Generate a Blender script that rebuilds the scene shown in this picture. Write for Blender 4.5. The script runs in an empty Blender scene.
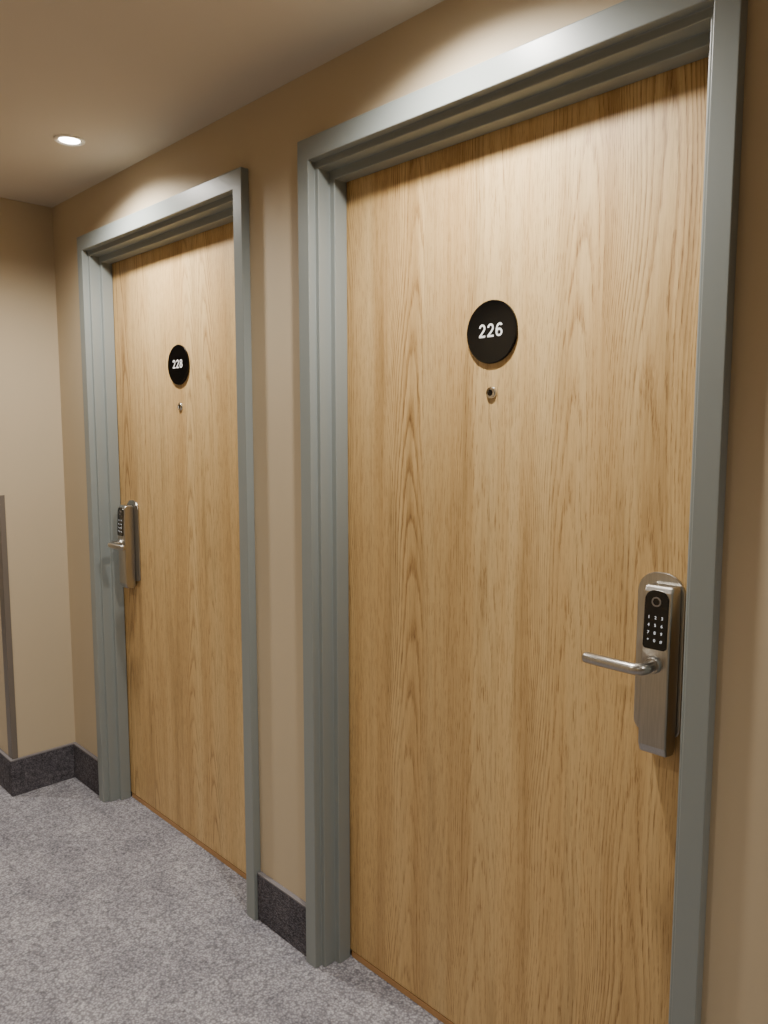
import bpy, bmesh, math
from mathutils import Vector, Matrix

# ------------------------------------------------------------------ helpers
def link(ob, parent=None):
    bpy.context.scene.collection.objects.link(ob)
    if parent: ob.parent = parent
    return ob
def empty(name, loc=(0,0,0)):
    e = bpy.data.objects.new(name, None); e.location = loc; e.empty_display_size = .05
    return link(e)
def mesh_obj(name, bm, mat, parent=None, bevel=0, seg=2, smooth=False):
    bmesh.ops.recalc_face_normals(bm, faces=bm.faces[:])
    me = bpy.data.meshes.new(name); bm.to_mesh(me); bm.free()
    ob = bpy.data.objects.new(name, me); me.materials.append(mat)
    if smooth:
        for p in me.polygons: p.use_smooth = True
    if bevel:
        m = ob.modifiers.new('bevel','BEVEL'); m.width = bevel; m.segments = seg; m.limit_method='ANGLE'; m.angle_limit = math.radians(35)
        m.harden_normals = False
    return link(ob, parent)
def add_box(bm, x0,x1,y0,y1,z0,z1):
    v=[bm.verts.new(p) for p in ((x0,y0,z0),(x1,y0,z0),(x1,y1,z0),(x0,y1,z0),(x0,y0,z1),(x1,y0,z1),(x1,y1,z1),(x0,y1,z1))]
    for f in ((0,3,2,1),(4,5,6,7),(0,1,5,4),(1,2,6,5),(2,3,7,6),(3,0,4,7)):
        bm.faces.new([v[i] for i in f])
def boxes(name, lst, mat, parent=None, bevel=0, seg=2):
    bm=bmesh.new()
    for b in lst: add_box(bm,*b)
    return mesh_obj(name,bm,mat,parent,bevel,seg)
def prism_xz(name, pts, y0, y1, mat, parent=None, bevel=0, seg=2, smooth=False):
    bm=bmesh.new()
    a=[bm.verts.new((x,y0,z)) for x,z in pts]; b=[bm.verts.new((x,y1,z)) for x,z in pts]
    n=len(pts)
    bm.faces.new(a); bm.faces.new(b[::-1])
    for i in range(n): bm.faces.new((a[i],b[i],b[(i+1)%n],a[(i+1)%n]))
    return mesh_obj(name,bm,mat,parent,bevel,seg,smooth)
def lathe(name, prof, mat, parent=None, axis='Y', n=48, smooth=True, loc=(0,0,0), rot=None):
    """prof: list of (r, h); revolved about axis"""
    bm=bmesh.new(); rings=[]
    for r,h in prof:
        ring=[]
        if r<1e-6:
            p=(0,h,0) if axis=='Y' else (0,0,h)
            ring=[bm.verts.new(p)]
        else:
            for i in range(n):
                a=2*math.pi*i/n
                p=(r*math.cos(a),h,r*math.sin(a)) if axis=='Y' else (r*math.cos(a),r*math.sin(a),h)
                ring.append(bm.verts.new(p))
        rings.append(ring)
    for k in range(len(rings)-1):
        A,B=rings[k],rings[k+1]
        for i in range(n):
            j=(i+1)%n
            if len(A)==1 and len(B)==1: continue
            if len(A)==1: bm.faces.new((A[0],B[j],B[i]))
            elif len(B)==1: bm.faces.new((A[i],A[j],B[0]))
            else: bm.faces.new((A[i],A[j],B[j],B[i]))
    ob=mesh_obj(name,bm,mat,parent,0,2,smooth)
    ob.location=loc
    if smooth:
        m=ob.modifiers.new('es','EDGE_SPLIT'); m.split_angle=math.radians(40)
    return ob
def round_rect(x0,x1,z0,z1,rt,rb,n=10):
    pts=[]
    def arc(cx,cz,r,a0,a1):
        for i in range(n+1):
            a=math.radians(a0+(a1-a0)*i/n); pts.append((cx+r*math.cos(a),cz+r*math.sin(a)))
    arc(x1-rb,z0+rb,rb,-90,0); arc(x1-rt,z1-rt,rt,0,90); arc(x0+rt,z1-rt,rt,90,180); arc(x0+rb,z0+rb,rb,180,270)
    out=[]
    for p in pts:
        if not out or (abs(p[0]-out[-1][0])+abs(p[1]-out[-1][1]))>1e-5: out.append(p)
    if abs(out[0][0]-out[-1][0])+abs(out[0][1]-out[-1][1])<1e-5: out.pop()
    return out

# ------------------------------------------------------------------ materials
def s2l(c):
    return tuple((x/255/12.92 if x/255<=.04045 else ((x/255+.055)/1.055)**2.4) for x in c)+(1,)
def new_mat(name):
    m=bpy.data.materials.new(name); m.use_nodes=True
    nt=m.node_tree; b=nt.nodes['Principled BSDF']
    return m,nt,b
def N(nt,t,**kw):
    n=nt.nodes.new(t)
    for k,v in kw.items():
        if k in n.inputs: n.inputs[k].default_value=v
        else: setattr(n,k,v)
    return n
def coords(nt,scale=(1,1,1),loc=(0,0,0)):
    tc=N(nt,'ShaderNodeTexCoord'); mp=N(nt,'ShaderNodeMapping')
    mp.inputs['Scale'].default_value=scale; mp.inputs['Location'].default_value=loc
    nt.links.new(tc.outputs['Object'],mp.inputs['Vector']); return mp.outputs['Vector']
def ramp(nt,fac,stops):
    r=N(nt,'ShaderNodeValToRGB'); e=r.color_ramp.elements
    while len(e)>1: e.remove(e[-1])
    e[0].position=stops[0][0]; e[0].color=stops[0][1]
    for p,c in stops[1:]:
        x=e.new(p); x.color=c
    nt.links.new(fac,r.inputs['Fac']); return r.outputs['Color']
def mixc(nt,mode,fac,a,b):
    m=N(nt,'ShaderNodeMix'); m.data_type='RGBA'; m.blend_type=mode
    if isinstance(fac,(int,float)): m.inputs[0].default_value=fac
    else: nt.links.new(fac,m.inputs[0])
    for s,v in ((6,a),(7,b)):
        if isinstance(v,tuple): m.inputs[s].default_value=v
        else: nt.links.new(v,m.inputs[s])
    return m.outputs[2]
def mth(nt,op,a,b=None,c=None):
    n=N(nt,'ShaderNodeMath',operation=op)
    for i,v in enumerate((a,b,c)):
        if v is None: continue
        if isinstance(v,(int,float)): n.inputs[i].default_value=v
        else: nt.links.new(v,n.inputs[i])
    return n.outputs[0]
def bump(nt,b,h,strength,dist):
    n=N(nt,'ShaderNodeBump'); n.inputs['Strength'].default_value=strength; n.inputs['Distance'].default_value=dist
    nt.links.new(h,n.inputs['Height']); nt.links.new(n.outputs['Normal'],b.inputs['Normal'])

def paint(name,col,rough=.6,bs=.08,nscale=250,var=.03):
    m,nt,b=new_mat(name)
    n=N(nt,'ShaderNodeTexNoise',Scale=nscale,Detail=3.0); nt.links.new(coords(nt),n.inputs['Vector'])
    n2=N(nt,'ShaderNodeTexNoise',Scale=1.5,Detail=2.0); nt.links.new(coords(nt),n2.inputs['Vector'])
    c=s2l(col); d=tuple(x*(1-var) for x in c[:3])+(1,); e=tuple(min(1,x*(1+var)) for x in c[:3])+(1,)
    nt.links.new(ramp(nt,n2.outputs['Fac'],[(.3,d),(.7,e)]),b.inputs['Base Color'])
    b.inputs['Roughness'].default_value=rough
    if bs: bump(nt,b,n.outputs['Fac'],bs,.002)
    return m
M_wall=paint('wall_paint_beige',(185,169,142),.7)
M_ceil=paint('ceiling_paint',(198,189,174),.85)
M_frame=paint('frame_paint_grey',(130,136,134),.34,.03,120,.02)
M_white=paint('white_enamel',(235,232,225),.4,.0)
M_guard=paint('bronze_guard',(108,100,92),.35,.0)

def oak(name,offset):
    m,nt,b=new_mat(name)
    L=nt.links
    tc=N(nt,'ShaderNodeTexCoord'); sx=N(nt,'ShaderNodeSeparateXYZ'); L.new(tc.outputs['Object'],sx.inputs[0])
    X,Z=sx.outputs['X'],sx.outputs['Z']
    W=.225
    wob=N(nt,'ShaderNodeTexNoise',Scale=1.0,Detail=1.0); L.new(coords(nt,(0,0,1.6),offset),wob.inputs['Vector'])
    p=mth(nt,'ADD',mth(nt,'DIVIDE',X,W),offset[0])
    idx=mth(nt,'FLOOR',p); fr=mth(nt,'FRACT',p)
    wn=N(nt,'ShaderNodeTexWhiteNoise'); wn.noise_dimensions='1D'; L.new(idx,wn.inputs['W'])
    cs=N(nt,'ShaderNodeSeparateColor'); L.new(wn.outputs['Color'],cs.inputs[0])
    r1,r2,r3=cs.outputs[0],cs.outputs[1],cs.outputs[2]
    u=mth(nt,'MULTIPLY',mth(nt,'SUBTRACT',fr,.5),W)
    u=mth(nt,'ADD',u,mth(nt,'MULTIPLY',mth(nt,'SUBTRACT',r1,.5),.16))
    u=mth(nt,'ADD',u,mth(nt,'MULTIPLY',mth(nt,'SUBTRACT',wob.outputs['Fac'],.5),.08))
    slope=mth(nt,'MULTIPLY_ADD',r2,.9,.15)
    dn=N(nt,'ShaderNodeTexNoise',Scale=1.0,Detail=2.0,Roughness=.5); L.new(coords(nt,(7,7,1.0),offset),dn.inputs['Vector'])
    jn=N(nt,'ShaderNodeTexNoise',Scale=1.0,Detail=2.0,Roughness=.6); L.new(coords(nt,(120,120,14),offset),jn.inputs['Vector'])
    val=mth(nt,'ADD',mth(nt,'MULTIPLY',Z,slope),mth(nt,'MULTIPLY',mth(nt,'MULTIPLY',u,u),110))
    val=mth(nt,'ADD',val,mth(nt,'MULTIPLY',dn.outputs['Fac'],.40))
    val=mth(nt,'ADD',val,mth(nt,'MULTIPLY',jn.outputs['Fac'],.035))
    ring=mth(nt,'FRACT',mth(nt,'MULTIPLY',val,12))
    ringc=ramp(nt,ring,[(0,(.50,.41,.32,1)),(.14,(.71,.64,.56,1)),(.45,(1,1,1,1)),(.88,(1,1,1,1)),(1,(.50,.41,.32,1))])
    early=ramp(nt,ring,[(0,(1,1,1,1)),(.35,(.35,.35,.35,1)),(.8,(.25,.25,.25,1)),(1,(1,1,1,1))])
    vis=N(nt,'ShaderNodeTexNoise',Scale=1.0,Detail=2.0); L.new(coords(nt,(6,6,.8),(offset[0]+4,1,2)),vis.inputs['Vector'])
    vfac=ramp(nt,vis.outputs['Fac'],[(.42,(.12,.12,.12,1)),(.60,(.80,.80,.80,1))])
    n1=N(nt,'ShaderNodeTexNoise',Scale=1.0,Detail=3.0,Roughness=.5); L.new(coords(nt,(11,11,.35),offset),n1.inputs['Vector'])
    base=ramp(nt,n1.outputs['Fac'],[(.30,s2l((184,150,98))),(.5,s2l((204,171,117))),(.7,s2l((213,184,132)))])
    tone=mth(nt,'MULTIPLY_ADD',r3,.07,.95)
    tv=N(nt,'ShaderNodeCombineColor')
    for i in range(3): L.new(tone,tv.inputs[i])
    c=mixc(nt,'MULTIPLY',1.0,base,tv.outputs[0])
    c=mixc(nt,'MULTIPLY',vfac,c,ringc)
    # smoky greyish heartwood bands
    sm=N(nt,'ShaderNodeTexNoise',Scale=1.0,Detail=4.0,Roughness=.6); L.new(coords(nt,(13,13,1.1),(offset[0]+9,2,5)),sm.inputs['Vector'])
    c=mixc(nt,'MULTIPLY',1.0,c,ramp(nt,sm.outputs['Fac'],[(.30,(.72,.69,.64,1)),(.48,(1,1,1,1))]))
    n2=N(nt,'ShaderNodeTexNoise',Scale=1.0,Detail=4.0,Roughness=.65); L.new(coords(nt,(130,130,1.6),offset),n2.inputs['Vector'])
    c=mixc(nt,'MULTIPLY',1.0,c,ramp(nt,n2.outputs['Fac'],[(.3,(.86,.82,.77,1)),(.55,(1,1,1,1))]))
    n3=N(nt,'ShaderNodeTexNoise',Scale=1.0,Detail=2.0,Roughness=.6); L.new(coords(nt,(620,620,30),offset),n3.inputs['Vector'])
    pore=ramp(nt,n3.outputs['Fac'],[(.40,(.55,.47,.39,1)),(.48,(1,1,1,1))])
    c=mixc(nt,'MULTIPLY',early,c,pore)
    L.new(c,b.inputs['Base Color'])
    b.inputs['Roughness'].default_value=.48
    bump(nt,b,n3.outputs['Fac'],.25,.0006)
    return m
M_oakA=oak('oak_veneer_a',(3.35,0,1.7)); M_oakB=oak('oak_veneer_b',(11.7,0,6.2))
M_lip=paint('oak_lipping',(168,128,82),.5,.0)

def metal(name,col,rough):
    m,nt,b=new_mat(name); b.inputs['Metallic'].default_value=1
    n=N(nt,'ShaderNodeTexNoise',Scale=1.0,Detail=2.0); nt.links.new(coords(nt,(900,900,25)),n.inputs['Vector'])
    c=s2l(col); d=tuple(x*.85 for x in c[:3])+(1,)
    nt.links.new(ramp(nt,n.outputs['Fac'],[(.35,d),(.65,c)]),b.inputs['Base Color'])
    b.inputs['Roughness'].default_value=rough
    return m
M_nickel=metal('satin_nickel',(188,185,179),.28)
M_chrome=metal('polished_chrome',(215,212,205),.12)
def plain(name,col,rough,emis=0,spec=.5):
    m,nt,b=new_mat(name)
    b.inputs['Base Color'].default_value=s2l(col)
    b.inputs['Specular IOR Level'].default_value=spec
    n=N(nt,'ShaderNodeTexNoise',Scale=40.0); nt.links.new(coords(nt),n.inputs['Vector'])
    r=ramp(nt,n.outputs['Fac'],[(0,(rough*.9,)*3+(1,)),(1,(min(1,rough*1.1),)*3+(1,))]); nt.links.new(r,b.inputs['Roughness'])
    if emis:
        b.inputs['Emission Color'].default_value=s2l(col); b.inputs['Emission Strength'].default_value=emis
    return m
M_blk=plain('black_acrylic',(5,6,7),.04,0,.35)
M_blk2=plain('black_keypad_glass',(10,10,12),.12)
M_txt=plain('white_lettering',(240,240,238),.5)
M_key=plain('keypad_legend',(220,225,230),.5,.6)
M_dark=plain('dark_lens',(15,14,14),.1)
M_gap=plain('dark_gap',(20,16,12),.8)
M_lamp=plain('lamp_lens',(255,246,230),.4,30)

def carpet(name,a,bc,sc):
    m,nt,b=new_mat(name); L=nt.links
    v=N(nt,'ShaderNodeTexVoronoi',Scale=sc); L.new(coords(nt,(1,1,1)),v.inputs['Vector'])
    n=N(nt,'ShaderNodeTexNoise',Scale=sc*.35,Detail=4.0,Roughness=.7); L.new(coords(nt),n.inputs['Vector'])
    n2=N(nt,'ShaderNodeTexNoise',Scale=2.2,Detail=3.0); L.new(coords(nt),n2.inputs['Vector'])
    n4=N(nt,'ShaderNodeTexNoise',Scale=9.0,Detail=4.0,Roughness=.6); L.new(coords(nt),n4.inputs['Vector'])
    vb=N(nt,'ShaderNodeTexVoronoi',Scale=20.0,distance='CHEBYCHEV'); vb.inputs['Randomness'].default_value=.6; L.new(coords(nt),vb.inputs['Vector'])
    sb=N(nt,'ShaderNodeSeparateColor'); L.new(vb.outputs['Color'],sb.inputs[0])
    c=ramp(nt,n.outputs['Fac'],[(.32,s2l(a)),(.68,s2l(bc))])
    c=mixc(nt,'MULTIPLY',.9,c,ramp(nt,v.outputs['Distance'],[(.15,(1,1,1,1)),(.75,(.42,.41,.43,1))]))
    c=mixc(nt,'MULTIPLY',1.0,c,ramp(nt,n2.outputs['Fac'],[(.35,(.86,.86,.88,1)),(.65,(1,1,1,1))]))
    c=mixc(nt,'MULTIPLY',1.0,c,ramp(nt,n4.outputs['Fac'],[(.35,(.78,.78,.80,1)),(.6,(1,1,1,1))]))
    c=mixc(nt,'MULTIPLY',1.0,c,ramp(nt,sb.outputs[0],[(0,(.85,.85,.865,1)),(1,(1,1,1,1))]))
    L.new(c,b.inputs['Base Color']); b.inputs['Roughness'].default_value=.95
    b.inputs['Specular IOR Level'].default_value=.1
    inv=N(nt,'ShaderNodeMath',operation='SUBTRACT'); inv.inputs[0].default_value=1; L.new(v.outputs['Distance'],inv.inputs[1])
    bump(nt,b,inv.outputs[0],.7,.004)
    return m
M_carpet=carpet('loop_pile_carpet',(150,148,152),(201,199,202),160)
M_base=carpet('carpet_skirting',(88,86,90),(136,132,137),190)
M_basecap=paint('skirting_cap',(112,108,110),.6,.0)

# ------------------------------------------------------------------ dimensions
CEIL=2.274; XC=-3.08; XR=3.0; YO=-1.75; XF=-6.0; YN=-0.245
FR=[(-1.530,-0.487),(-2.812,-1.769)]; FT=2.112
WT=.16
FP=-.025    # frame front plane
DP=.075     # door face plane

cut=.03
(a0,a1),(b0,b1)=FR
pieces=[(XC,b0+cut,0,WT,0,CEIL),(b1-cut,a0+cut,0,WT,0,CEIL),(a1-cut,XR,0,WT,0,CEIL),
        (b0+cut,b1-cut,0,WT,FT-cut,CEIL),(a0+cut,a1-cut,0,WT,FT-cut,CEIL)]
boxes('wall_right',pieces,M_wall)
boxes('wall_far',[(XF,XC,YN,WT,0,CEIL)],M_wall,bevel=.002)
boxes('wall_left',[(XF,XR,YO-.12,YO,0,CEIL)],M_wall)
boxes('wall_back',[(XR,XR+.12,YO-.12,WT,0,CEIL)],M_wall)
boxes('wall_end',[(XF-.12,XF,YO-.12,WT,0,CEIL)],M_wall)
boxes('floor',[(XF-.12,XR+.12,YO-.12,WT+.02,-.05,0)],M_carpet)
boxes('ceiling',[(XF-.12,XR+.12,YO-.12,WT+.02,CEIL,CEIL+.05)],M_ceil)

BH=.145; BT=.014
def skirting(name,lst):
    e=empty(name)
    boxes('carpet_strip',[l+(0,BH-.005) for l in lst],M_base,e,.002)
    boxes('cap_edge',[l+(BH-.005,BH) for l in lst],M_basecap,e,.001)
skirting('baseboard_right',[(XC,b0,-BT,0),(b1,a0,-BT,0),(a1,XR,-BT,0)])
skirting('baseboard_far',[(XC,XC+BT,YN-BT,-BT),(XF,XC,YN-BT,YN)])
skirting('baseboard_left',[(XF,XR,YO,YO+BT)])
skirting('baseboard_back',[(XR-BT,XR,YO+BT,-BT)])
skirting('baseboard_end',[(XF,XF+BT,YO+BT,YN-BT)])
g=.045; t=.003
boxes('trim_3',[(XC,XC+t,YN-t,YN+g*.4,BH,1.18),(XC-g,XC,YN-t,YN,BH,1.18)],M_guard,bevel=.001)

prof=[(0,0),(0,FP),(.041,FP),(.041,-.004),(.054,-.004),(.054,.032),(.071,.032),(.071,.072),(.052,.072),(.052,.15),(.031,.15),(.031,0)]
def frame(name,x0,x1):
    bm=bmesh.new(); k=1.25; rings=[]
    for s in range(4):
        ring=[]
        for d,y in prof:
            X=x0+d if s<2 else x1-d
            Z=0 if s in(0,3) else FT-d*k
            ring.append(bm.verts.new((X,y,Z)))
        rings.append(ring)
    n=len(prof)
    for s in range(3):
        for i in range(n):
            j=(i+1)%n
            bm.faces.new((rings[s][i],rings[s][j],rings[s+1][j],rings[s+1][i]))
    bm.faces.new(rings[0]); bm.faces.new(rings[3][::-1])
    return mesh_obj(name,bm,M_frame,None,.002,3)
frame('trim_1',a0,a1); frame('trim_2',b0,b1)

def door(name,x0,x1,mat):
    loc=((x0+x1)/2,DP+.03,0)
    e=empty(name,loc)
    kids=[boxes('door_leaf',[(x0+.055,x1-.055,DP,DP+.045,.020,FT-.07)],mat,e,.001),
    boxes('threshold_strip',[(x0+.0715,x1-.0715,DP+.0005,DP+.05,0,.017)],M_lip,e,.001),
    boxes('room_blackout',[(x0+.053,x1-.053,.15,.16,0,FT-.07)],M_gap,e)]
    for k in kids: k.location=(-loc[0],-loc[1],0)
door('door_1',a0,a1,M_oakA); door('door_2',b0,b1,M_oakB)

DS=DP-.0004
def text(name,s,size,mat,parent,loc,off=0,ext=.0003,space=1.0):
    c=bpy.data.curves.new(name,'FONT'); c.body=s; c.size=size; c.align_x='CENTER'; c.align_y='CENTER'
    c.extrude=ext; c.offset=off; c.space_character=space
    o=bpy.data.objects.new(name,c); c.materials.append(mat); o.location=loc; o.rotation_euler=(math.pi/2,0,0)
    return link(o,parent)
# numerals drawn as constant-width strokes (geometric sans)
def ell(cx,cz,rx,rz,a0,a1,n=40):
    return [(cx+rx*math.cos(math.radians(a0+(a1-a0)*i/n)),cz+rz*math.sin(math.radians(a0+(a1-a0)*i/n))) for i in range(n+1)]
def bez(p,n=24):
    out=[]
    for i in range(n+1):
        t=i/n; s=1-t
        out.append(tuple(s**3*p[0][k]+3*s*s*t*p[1][k]+3*s*t*t*p[2][k]+t**3*p[3][k] for k in (0,1)))
    return out
GL={'2':[ell(0,.685,.225,.2425,172,0)+bez([(.225,.685),(.225,.52),(.0,.36),(-.22,.10)])[1:],[(-.295,.08),(.30,.08)]],
    '6':[ell(0,.315,.235,.2325,0,360),bez([(-.235,.315),(-.255,.78),(-.08,.925),(.06,.925)])+bez([(.06,.925),(.13,.925),(.19,.89),(.225,.81)])[1:]],
    '8':[ell(0,.735,.195,.1825,0,360),ell(0,.285,.235,.2025,0,360)]}
def numerals(s,h,mat,parent,loc,adv=.80,sw=.15,ext=.0004):
    bm=bmesh.new(); n=len(s)
    for k,ch in enumerate(s):
        ox=(k-(n-1)/2)*adv
        for gi,path in enumerate(GL[ch]):
            pts=[Vector((ox+x,z-.5)) for x,z in path]
            closed=(pts[0]-pts[-1]).length<1e-6
            if closed: pts=pts[:-1]
            m=len(pts); rows=[]
            for i in range(m):
                a=pts[(i-1)%m] if (closed or i>0) else pts[i]
                c_=pts[(i+1)%m] if (closed or i<m-1) else pts[i]
                d=(c_-a).normalized(); nn=Vector((-d.y,d.x))*sw/2
                rows.append([bm.verts.new(((pts[i]+nn).x*h,-ext-gi*.00002,(pts[i]+nn).y*h)),bm.verts.new(((pts[i]-nn).x*h,-ext-gi*.00002,(pts[i]-nn).y*h))])
            for i in range(m if closed else m-1):
                A,B=rows[i],rows[(i+1)%m]
                bm.faces.new((A[0],A[1],B[1],B[0]))
    g_=bmesh.ops.extrude_face_region(bm,geom=bm.faces[:])
    for v in [v for v in g_['geom'] if isinstance(v,bmesh.types.BMVert)]: v.co.y+=ext
    o=mesh_obj('number',bm,mat,parent); o.location=loc
    return o
def sign(num,x,z):
    e=empty('room_number_sign',(x,DS,z))
    lathe('disc',[(0,-.006),(.0635,-.006),(.065,-.0045),(.065,0),(0,0)],M_blk,e,n=72,smooth=False)
    numerals(num,.0275,M_txt,e,(0,-.0061,.003))
def peephole(x,z):
    e=empty('door_peephole',(x,DS,z))
    lathe('rim',[(.0055,-.002),(.0065,-.005),(.011,-.0045),(.0135,-.001),(.0135,0)],M_chrome,e,n=32)
    lathe('lens',[(0,-.0035),(.004,-.003),(.0066,-.0005),(0,-.0005)],M_dark,e,n=24)
for num,x,zs in (('226',-1.009,1.625),('228',-2.288,1.635)):
    sign(num,x,zs); peephole(x,1.50)

def lock(x,hand):
    """hand=-1: lever points to -X"""
    e=empty('electronic_door_lock',(x,DS,0))
    z0,z1=.845,1.152
    o_=.012*hand
    prism_xz('backplate',round_rect(-.044+o_,.044+o_,.872,1.170,.038,.02,12),-.005,0,M_nickel,e,.0015,2)
    bm=bmesh.new(); w=.026
    pr=[(-.005,z0+.012),(-.012,z0),(-.040,z0+.004),(-.046,z0+.020),(-.046,z1-.095),(-.042,z1-.010),(-.036,z1),(-.010,z1),(-.005,z1-.008)]
    A=[bm.verts.new((-w,y,z)) for y,z in pr]; B=[bm.verts.new((w,y,z)) for y,z in pr]; n=len(pr)
    bm.faces.new(A); bm.faces.new(B[::-1])
    for i in range(n): bm.faces.new((A[i],A[(i+1)%n],B[(i+1)%n],B[i]))
    mesh_obj('body',bm,M_nickel,e,.004,4)
    kp=prism_xz('keypad_panel',round_rect(-.0215,.0215,-.060,.044,.018,.006,10),-.0025,.0015,M_blk2,e,.001,2)
    zc=z1-.051; kp.location=(0,-.0440,zc); kp.rotation_euler=(math.radians(-2.7),0,0)
    lathe('sensor_ring',[(.0062,-.0006),(.0075,-.0009),(.0088,-.0006),(.0088,0),(.0062,0)],M_guard,kp,n=32,loc=(0,-.0026,.024))
    rows=['123','456','789','*0#']
    for r,row in enumerate(rows):
        for c,ch in enumerate(row):
            text('key_'+str(r*3+c+1),ch,.0075,M_key,kp,((c-1)*.0120,-.0028,-.004-r*.0135),.0,.0001)
    zl=1.014
    lathe('rose',[(.0155,.0),(.0155,-.006),(.013,-.010),(0,-.010)],M_nickel,e,n=40,loc=(0,-.045,zl))
    cu=bpy.data.curves.new('lever','CURVE'); cu.dimensions='3D'; cu.bevel_depth=.0104; cu.bevel_resolution=8; cu.use_fill_caps=True
    sp=cu.splines.new('POLY')
    P=[Vector((0,-.047,zl)),Vector((0,-.074,zl-.001))]
    for i in range(1,9):
        a=math.radians(90*i/8); rr=.018
        P.append(Vector((hand*rr*(1-math.cos(a)),-.074-rr*math.sin(a),zl-.001)))
    P.append(Vector((hand*.06,-.092,zl-.001))); P.append(Vector((hand*.106,-.090,zl-.001)))
    sp.points.add(len(P)+2)
    rad=[1]*len(P); d=(P[-1]-P[-2]).normalized()
    P+= [P[-1]+d*.004,P[-1]+d*.0068,P[-1]+d*.008]; rad+=[.9,.6,.15]
    for i,p in enumerate(P):
        sp.points[i].co=(*p,1); sp.points[i].radius=rad[i]
    o=bpy.data.objects.new('lever',cu); cu.materials.append(M_nickel); link(o,e)
    for s in cu.splines: s.use_smooth=True
    return e
lock(-.608,-1); lock(-2.658,1)

def downlight(x,y,power,ang=150,blend=.9):
    e=empty('recessed_downlight',(x,y,CEIL))
    lathe('trim_ring',[(.043,0),(.043,-.003),(.040,-.005),(.035,-.005),(.029,-.0015),(.029,0)],M_white,e,axis='Z',n=48)
    lathe('lamp',[(0,-.0018),(.029,-.0018),(.029,-.0005),(0,-.0005)],M_lamp,e,axis='Z',n=40)
    l=bpy.data.lights.new('lamp_beam','SPOT'); l.energy=power; l.spot_size=math.radians(ang); l.spot_blend=blend
    l.shadow_soft_size=.03; l.color=(1,.95,.87)
    o=bpy.data.objects.new('lamp_beam',l); o.location=(0,0,-.014); link(o,e)
    return e
for x in (-2.343,-1.0): downlight(x,-.234,84,154,.8)
for x in (.75,2.1): downlight(x,-.234,56,130)
for x in (-3.9,-5.2): downlight(x,-.9,72,130)
for x in (-2.343,-1.0,.75): downlight(x,-1.4,44,130)  # unseen opposite row, added as fill to brighten the floor; not known corridor fixtures

w=bpy.data.worlds.new('world'); bpy.context.scene.world=w; w.use_nodes=True
w.node_tree.nodes['Background'].inputs[0].default_value=(1,.9,.78,1); w.node_tree.nodes['Background'].inputs[1].default_value=.05

cd=bpy.data.cameras.new('camera'); cam=bpy.data.objects.new('camera',cd); link(cam)
cd.sensor_fit='VERTICAL'; cd.sensor_height=36; cd.lens=769/1024*36; cd.clip_start=.02
cam.location=(0,-1.225,1.42); cam.rotation_euler=(math.radians(84),0,math.radians(45.7))
bpy.context.scene.camera=cam
